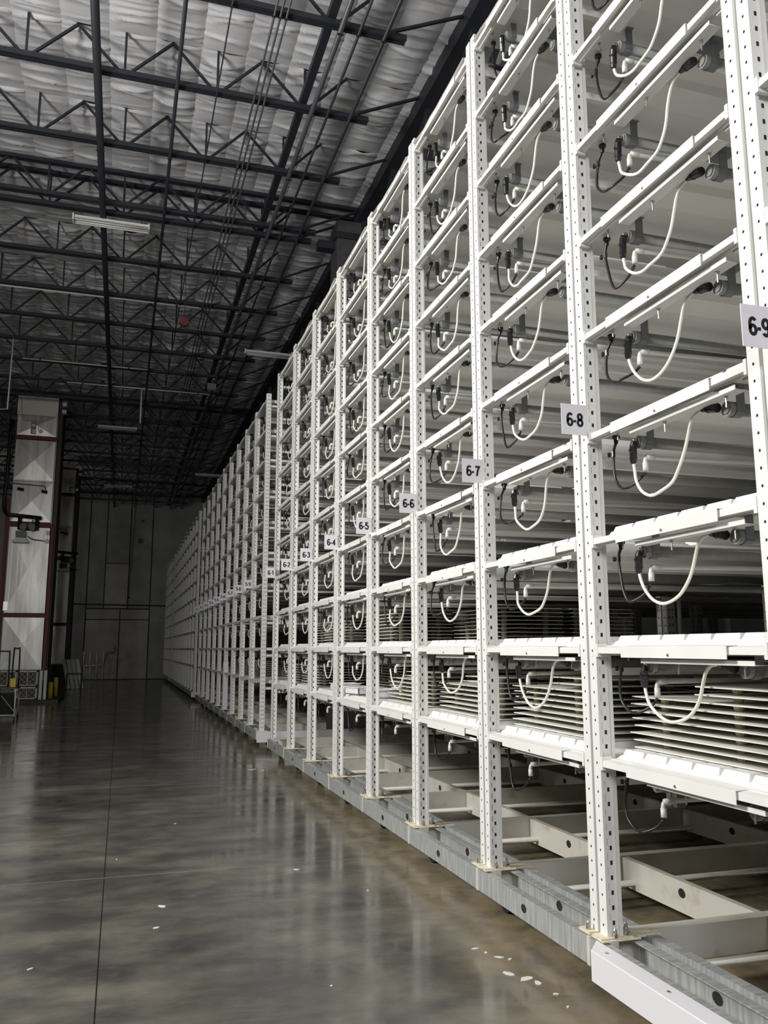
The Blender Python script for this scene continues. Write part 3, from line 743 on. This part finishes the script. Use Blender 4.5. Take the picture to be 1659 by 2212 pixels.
link('mitred_end', M().add([(0, 3.45, .14), (0, 3.45, .262), (.003, 3.45, .2655), (.075, 3.45, .274), (.075, 3.525, .274), (.075, 3.525, .14)], [(0,1,2,3,4,5), (2,3,4), (0,1,5), (1,2,4,5)]).mesh('mitred_end', COVER), cov)
for y in (3.38, 2.95, 2.3, 1.7): link('screw', M().cyl((.035, y, .268), (.035, y, .274), .007, 8).mesh('screw', STEEL), cov)
for (rows, nm, yy) in ((n5, 'second', 13.50), (n4, 'third', 26.2)):
    f = thing('end_fascia', f'white fascia board across the near end of the {nm} rack block base', 'fascia', (X0-.055, yy-.16, 0))
    link('board', M().box(0, 9, -.012, 0, .12, .28).mesh('board', COVER), f); link('top_lip', M().box(0, 9, -.0, .03, .274, .281).mesh('top_lip', COVER), f)
wp = thing('white_post_sleeve', 'smooth white sleeve wrapped round the lower upright below the 5-6 sign', 'sleeve', (X0, n5[5], 0))
link('sleeve_face', M().box(-.012, -.002, -.15, .01, .29, 1.28).mesh('sleeve_face', COVER), wp); link('sleeve_side', M().box(-.012, .09, -.156, -.15, .29, 1.28).mesh('sleeve_side', COVER), wp)

# ------------------------------------------------------------------ sheet-metal towers
def cross_broken(w, h, d=.035):
    return M().add([(0, 0, 0), (w, 0, 0), (w, 0, h), (0, 0, h), (w/2, -d, h/2)], [(0,1,4), (1,2,4), (2,3,4), (3,0,4)])
def tower(x0, x1, y, lab, near):
    t = thing('duct_tower', lab, 'duct', (0, y, 0)); wdt = x1-x0
    link('body', M().box(x0+.02, x1-.02, .02, 1.6, .96, 9.1).mesh('body', SIDED), t)
    segs = [(.95, 2.47), (2.60, 5.15), (5.32, 6.55), (6.60, 7.83), (7.98, 8.60)]
    for z0, z1 in segs:
        link('sheet_panel', cross_broken(wdt-.04, z1-z0).mesh('sheet_panel', SHEET), t, (x0+.02, 0, z0))
    link('top_panel', M().box(x0, x1, -.02, .02, 8.61, 9.22).mesh('top_panel', CREAMP), t)
    for sx in (x0+.05, x1-.05):
        for sz in (8.68, 9.14): link('screw', M().cyl((sx, -.02, sz), (sx, -.028, sz), .014, 8).mesh('screw', BLACK), t)
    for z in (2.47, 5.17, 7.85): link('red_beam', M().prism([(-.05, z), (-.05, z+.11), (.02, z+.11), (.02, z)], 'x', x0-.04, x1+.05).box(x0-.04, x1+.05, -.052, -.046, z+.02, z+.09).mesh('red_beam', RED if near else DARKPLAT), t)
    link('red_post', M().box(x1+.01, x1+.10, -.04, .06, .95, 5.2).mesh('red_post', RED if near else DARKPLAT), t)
    link('edge_trim', M().box(x1, x1+.012, -.03, .0, 5.2, 8.6).mesh('edge_trim', SHEET), t)
    sd = M()
    for k in range(3): sd.box(x1+.02, x1+.14, .1+.6*k, .18+.6*k, .96, 9.0)
    link('side_frame', sd.mesh('side_frame', DARKPLAT), t)
    link('flange', M().box(x0+.02, x1-.02, -.02, .0, 6.56, 6.60).mesh('flange', SHEET), t)
    # vertical seams of the door panel
    for k, x in enumerate((x0+.12, x0+.30, x0+.42, x1-.22)): link('seam', M().box(x, x+.02, -.03, .0, 2.62, 5.1).mesh('seam', SHEET), t)
    # gauge box, round cover and thin line
    gb = link('gauge_box', M().box(x0+.42, x0+.56, -.07, 0, 8.02, 8.38).mesh('gauge_box', GREYPIPE), t)
    link('gauge_face', M().cyl((x0+.49, -.07, 8.28), (x0+.49, -.08, 8.28), .055, 14).mesh('gauge_face', LAMPW), gb)
    link('terminal_cover', M().box(x0+.46, x0+.56, -.08, -.07, 8.03, 8.16).mesh('terminal_cover', LAMPW), gb)
    link('round_cover', M().cyl((x0+.70, -.04, 8.12), (x0+.70, 0, 8.12), .06, 14).mesh('round_cover', SHEET), t)
    link('wire', M().tube(smooth_path([(x0+.1, -.03, 9.1), (x0+.16, -.03, 8.5), (x0+.3, -.03, 8.42), (x0+.6, -.03, 8.42), (x0+.62, -.03, 8.15)], 4), .008, 5).mesh('wire', GREYPIPE), t)
    # pipework
    ph = link('pipework', M().tube(smooth_path([(x0-.12, -.15, 8.4), (x0-.14, -.15, 6.6), (x0-.16, -.15, 5.75), (x0-.06, -.2, 5.5), (x0+.1, -.2, 5.48)], 4)+[Vector((x0+.9, -.2, 5.42))], .055, 8).tube(smooth_path([(x0-.05, -.15, 8.4), (x0-.02, -.15, 7.6), (x0-.1, -.15, 6.8)], 4), .02, 6).mesh('pipework', BLACK, True), t)
    link('valve_body', M().cyl((x0+.3, -.2, 5.42), (x0+.3, -.2, 5.05), .05, 8).cyl((x0+.78, -.2, 5.42), (x0+.78, -.2, 5.05), .05, 8).cyl((x0+.3, -.2, 5.10), (x0+.78, -.2, 5.10), .055, 8)
         .cyl((x0+.42, -.28, 5.12), (x0+.42, -.34, 5.12), .10, 12).cyl((x0+.66, -.28, 5.12), (x0+.66, -.34, 5.12), .10, 12).box(x0+.22, x0+.5, -.3, -.1, 4.82, 5.0).bar((x0+.55, -.25, 5.15), (x0+.72, -.25, 5.4), .03).mesh('valve_body', BLACK), t)
    link('actuator_cover', M().box(x0+.14, x0+.58, -.32, -.08, 4.66, 4.73).box(x0+.22, x0+.52, -.30, -.10, 4.73, 4.80).mesh('actuator_cover', LAMPW), t)
    link('control_box', M().box(x1-.14, x1-.03, -.06, 0, 4.68, 4.80).box(x1-.12, x1-.02, -.06, 0, 4.94, 5.06).box(x1-.08, x1-.065, -.04, -.02, 4.8, 4.94).mesh('control_box', LAMPW), t)
    link('flex_conduit', M().tube(smooth_path([(x0+.55, -.15, 4.86), (x0+.68, -.12, 4.78), (x0+.9, -.06, 4.76), (x1-.14, -.04, 4.74)], 4), .014, 6).mesh('flex_conduit', BLACK), t)
    link('sensor_bar', M().cyl((x0, -.05, 6.46), (x1-.25, -.05, 6.42), .013, 6).cyl((x1-.25, -.05, 6.42), (x1-.18, -.05, 6.25), .013, 6).mesh('sensor_bar', BLACK), t)
    link('sensor', M().cyl((x0+.16, -.08, 6.3), (x0+.34, -.08, 6.27), .045, 8).cyl((x1-.32, -.08, 6.26), (x1-.16, -.08, 6.22), .045, 8).mesh('sensor', BLACK), t)
    link('side_box', M().box(x1+.12, x1+.24, -.1, .1, 8.72, 8.83).box(x1+.12, x1+.24, -.1, .1, 8.95, 9.06).mesh('side_box', LAMPW), t)
    link('side_motor', M().box(x1+.12, x1+.32, 0, .25, 8.83, 8.95).mesh('side_motor', BLACK), t)
    link('outlet_box', M().box(x0+.0, x0+.12, -.07, 0, 2.66, 2.92).mesh('outlet_box', STEEL), t)
    return t
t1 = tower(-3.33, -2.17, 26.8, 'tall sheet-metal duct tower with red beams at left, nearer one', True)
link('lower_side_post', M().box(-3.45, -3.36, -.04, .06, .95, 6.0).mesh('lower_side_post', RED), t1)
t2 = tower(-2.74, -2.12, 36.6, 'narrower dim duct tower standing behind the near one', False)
# lattice screen at the foot
def lattice(t, x0, x1, z0, z1, y):
    fm = M().box(x0, x1, y-.02, y, z1-.04, z1).box(x0, x1, y-.02, y, z0, z0+.03).box(x0, x0+.04, y-.02, y, z0, z1).box(x1-.04, x1, y-.02, y, z0, z1).box((x0+x1)/2-.008, (x0+x1)/2+.008, y-.02, y, z0, z1)
    link('screen_frame', fm.mesh('screen_frame', LAMPW), t)
    st = .15; n = int((x1-x0+z1-z0)/st)+1; a = M(); W, H = x1-x0, z1-z0
    for k in range(1, n):
        d = k*st
        p = (max(0, d-H), min(d, H)); q = (min(d, W), max(0, d-W))
        for mir in (0, 1):
            aa = M(); P1 = (x0+(W-p[0] if mir else p[0]), y+.006*mir-.01, z0+p[1]); P2 = (x0+(W-q[0] if mir else q[0]), y+.006*mir-.01, z0+q[1])
            if (Vector(P1)-Vector(P2)).length < .03: continue
            link('lattice_bar', aa.bar(P1, P2, .01, .006).mesh('lattice_bar', LAMPW), t)
ls = thing('lattice_screen', 'white diamond lattice screens across the foot of the near duct tower', 'screen')
for x0, x1 in ((-3.3, -2.82), (-2.80, -2.25)):
    lattice(ls, x0, x1, .50, .93, 26.62); lattice(ls, x0, x1, .12, .46, 26.62)
link('backing', M().box(-3.3, -2.22, 26.66, 26.70, .1, .93).mesh('backing', CARDB), ls)
link('side_strip', M().box(-2.2, -2.12, 26.58, 26.64, .1, .93).mesh('side_strip', LAMPW), ls)
link('side_strip', M().box(-2.08, -2.0, 26.62, 26.66, .1, .93).mesh('side_strip', LAMPW), ls)
pf = thing('duct_platform', 'dark low curb the near duct tower and bollards stand on', 'platform')
link('slab', M().box(-4.2, -1.66, 26.4, 29.6, 0, .09).mesh('slab', DARKPLAT), pf); link('edge_angle', M().box(-4.2, -1.65, 26.38, 26.4, .0, .10).mesh('edge_angle', DARKPLAT), pf)
pf2 = thing('duct_platform', 'dark low curb under the far duct tower', 'platform')
link('slab', M().box(-3.2, -1.95, 36.2, 38.4, 0, .2).mesh('slab', DARKPLAT), pf2); link('plinth', M().box(-2.75, -2.1, 36.5, 38.2, .2, .945).mesh('plinth', DARKPLAT), pf2)
for (x, y, h, lab) in ((-1.93, 27.3, .46, 'yellow bollard beside the duct foot, brighter shorter one'), (-1.86, 28.4, .56, 'yellow bollard right behind the other one, taller and dimmer')):
    b = thing('bollard', lab, 'bollard', (x, y, .09), 'yellow bollards by the duct')
    link('post', M().cyl((0, 0, 0), (0, 0, h), .065, 16).mesh('post', YELLOW, True), b); link('cap', M().tube([(0, 0, h), (0, 0, h+.02), (0, 0, h+.03)], [.066, .05, .01], 16).mesh('cap', YELLOW, True), b)
# cart
ct = thing('utility_cart', 'small metal hand cart with looped black handles at the left edge', 'cart', (-2.42, 20.2, 0))
for (x, y) in ((-.3, 0), (.28, 0), (-.3, .7), (.28, .7)):
    link('leg', M().cyl((x, y, .1), (x, y, .72), .016, 8).mesh('leg', LAMPW, True), ct)
    link('wheel', M().cyl((x-.015, y, .05), (x+.015, y, .05), .05, 12).mesh('wheel', BLACK), ct)
link('lower_rail', M().cyl((-.3, 0, .13), (.28, 0, .13), .014, 8).cyl((-.3, .7, .13), (.28, .7, .13), .014, 8).cyl((.28, 0, .13), (.28, .7, .13), .014, 8).cyl((-.3, 0, .13), (-.3, .7, .13), .014, 8).mesh('lower_rail', LAMPW, True), ct)
link('shelf', M().box(-.33, .31, -.03, .73, .70, .73).mesh('shelf', DARKSTEEL), ct)
link('brace', M().bar((.28, 0, .2), (-.0, .0, .55), .008).bar((.28, 0, .55), (.28, .7, .2), .008).mesh('brace', LAMPW), ct)
for (x0, x1, y, h) in ((-.28, .12, 0, 1.50), (.13, .27, .5, 1.56)):
    link('handle', M().tube(smooth_path([(x0, y, .73), (x0+.01, y, h-.05), (x0+.04, y, h), (x1-.04, y, h), (x1-.01, y, h-.05), (x1, y, .73)], 5), .018, 8).mesh('handle', BLACK, True), ct)
tb = thing('yellow_box', 'small yellow box standing on the cart shelf', 'box', (-2.24, 20.35, .73))
link('body', M().box(-.08, .08, -.05, .09, 0, .17).mesh('body', YELLOW), tb); link('lid', M().box(-.083, .083, -.053, .093, .17, .185).mesh('lid', YELLOW), tb)
bk = thing('black_bin', 'black bin under the cart at the left edge', 'bin', (-2.42, 20.2, 0))
link('body', M().prism([(-.24, .1), (-.27, .6), (.25, .6), (.22, .1)], 'y', .1, .6).mesh('body', HOLE), bk); link('rim', M().box(-.28, .26, .09, .61, .6, .62).mesh('rim', BLACK), bk)
# leaning planks
for k in range(4):
    pl = thing('plank', ['grey-white plank leaning on the far duct, leftmost of four', 'grey-white plank leaning on the far duct, second from left', 'grey-white plank leaning on the far duct, third from left', 'whitest plank leaning at the far duct, rightmost and tilted'][k], 'plank', (-1.84+.165*k, 35.3, 0), 'planks leaning by the far duct')
    pl.rotation_euler = (-.10, -.22, 0)
    link('board', M().box(-.06, .06, -.015, .015, 0.02, 1.17).mesh('board', LAMPW if k == 3 else DECK), pl)
    link('end_hole', M().cyl((0, -.016, 1.08), (0, -.014, 1.08), .015, 8).mesh('end_hole', HOLE), pl)
pr_ = thing('plank_rack', 'dark low stand that holds the leaning planks', 'stand')
link('rail', M().box(-1.9, -1.35, 35.1, 35.14, .58, .62).mesh('rail', DARKSTEEL), pr_); link('leg', M().box(-1.42, -1.36, 35.08, 35.14, 0, .62).mesh('leg', DARKSTEEL), pr_); link('leg', M().box(-1.95, -1.9, 35.08, 35.14, 0, .62).mesh('leg', DARKSTEEL), pr_)
# PVC manifold at the far wall
mf = thing('pipe_manifold', 'pale pvc pipe stand with four risers in front of the far wall', 'pipes', (0, 44.6, 0))
for k in range(4): link('riser', M().cyl((-1.70+.31*k, 0, .72), (-1.70+.31*k, 0, 1.42), .045, 8).mesh('riser', PVC, True), mf)
for k in range(4): link('leg', M().cyl((-1.66+.29*k, 0, .02), (-1.66+.29*k, 0, .72), .03, 8).mesh('leg', PVC, True), mf)
link('header', M().cyl((-1.72, 0, .72), (-.75, 0, .72), .04, 8).mesh('header', PVC, True), mf)
link('bent_pipe', M().tube(smooth_path([(-.75, 0, .9), (-.68, 0, 1.25), (-.5, 0, 1.36), (-.3, 0, 1.4), (-.25, 0, 1.6), (-.28, 0, 1.75)], 4), .035, 8).mesh('bent_pipe', GREYPIPE, True), mf)
for (x, z, r, lab) in ((.73, 7.14, .12, 'round black fixture high on the far wall'), (.8, 8.2, .06, 'small dark fixture above the round one on the far wall')):
    o = thing('wall_fixture', lab, 'fixture', (x, YF-.04, z)); link('body', M().cyl((0, 0, 0), (0, -.12, 0), r, 14).mesh('body', BLACK), o); link('mount', M().box(-r*.6, r*.6, -.02, .01, -r*1.15, r*1.15).mesh('mount', DARKSTEEL), o)
hp = thing('wall_pipe', 'dark horizontal pipe run across the far wall', 'pipe'); link('pipe', M().cyl((-2.4, YF-.1, 3.8), (3.4, YF-.1, 3.75), .03, 8).mesh('pipe', DARKSTEEL, True), hp); link('bracket', M().box(-.9, -.86, YF-.1, YF-.03, 3.74, 3.82).box(1.2, 1.24, YF-.1, YF-.03, 3.72, 3.80).mesh('bracket', DARKSTEEL), hp)
wc = thing('wall_cable', 'thin dark cable hanging down the far wall with a weight', 'cable'); link('cable', M().cyl((.45, YF-.08, 9.4), (.28, YF-.08, 4.2), .012, 6).mesh('cable', DARKSTEEL), wc); link('weight', M().tube([(.28, YF-.08, 4.22), (.28, YF-.08, 4.15), (.28, YF-.08, 4.1)], [.02, .05, .02], 8).mesh('weight', DARKSTEEL), wc)

# ------------------------------------------------------------------ scraps on the floor
def chip(x, y, s, a, k):
    r = random.Random(k); n = 7
    pts = [(s*(.6+.5*r.random())*math.cos(2*PI*i/n), s*(.35+.25*r.random())*math.sin(2*PI*i/n)) for i in range(n)]
    o = link('paint_chip', M().prism(pts, 'z', 0, .0025).mesh('paint_chip', LAMPW), None, (x, y, .0005), (0, 0, a))
    return o
import itertools
CH = [(1.86, 4.35, .022), (1.89, 4.28, .018), (1.93, 4.2, .026), (1.97, 4.16, .018), (1.88, 3.98, .04), (1.93, 3.90, .045), (1.96, 3.84, .03), (1.98, 3.70, .02), (1.96, 3.56, .012), (.32, 5.6, .035), (.27, 5.2, .022), (1.62, 5.55, .014),
      (1.72, 11.3, .07), (1.85, 11.2, .05), (1.28, 6.2, .03), (-.35, 4.75, .016), (.05, 6.9, .012), (.55, 8.1, .014), (1.02, 4.1, .012)]
where = ['by the base joint below the 6-8 upright', 'in mid floor', 'near the foot of the 6-2 upright']
for k, (x, y, s) in enumerate(CH):
    o = chip(x, y, s, k*1.3, k); tag(o, 'small white paint chip lying on the floor ' + ('beside the rack base' if x > 1.2 else 'in the open aisle'), 'chip', 'paint chips by the rack base' if x > 1.2 else 'paint chips in the open aisle')
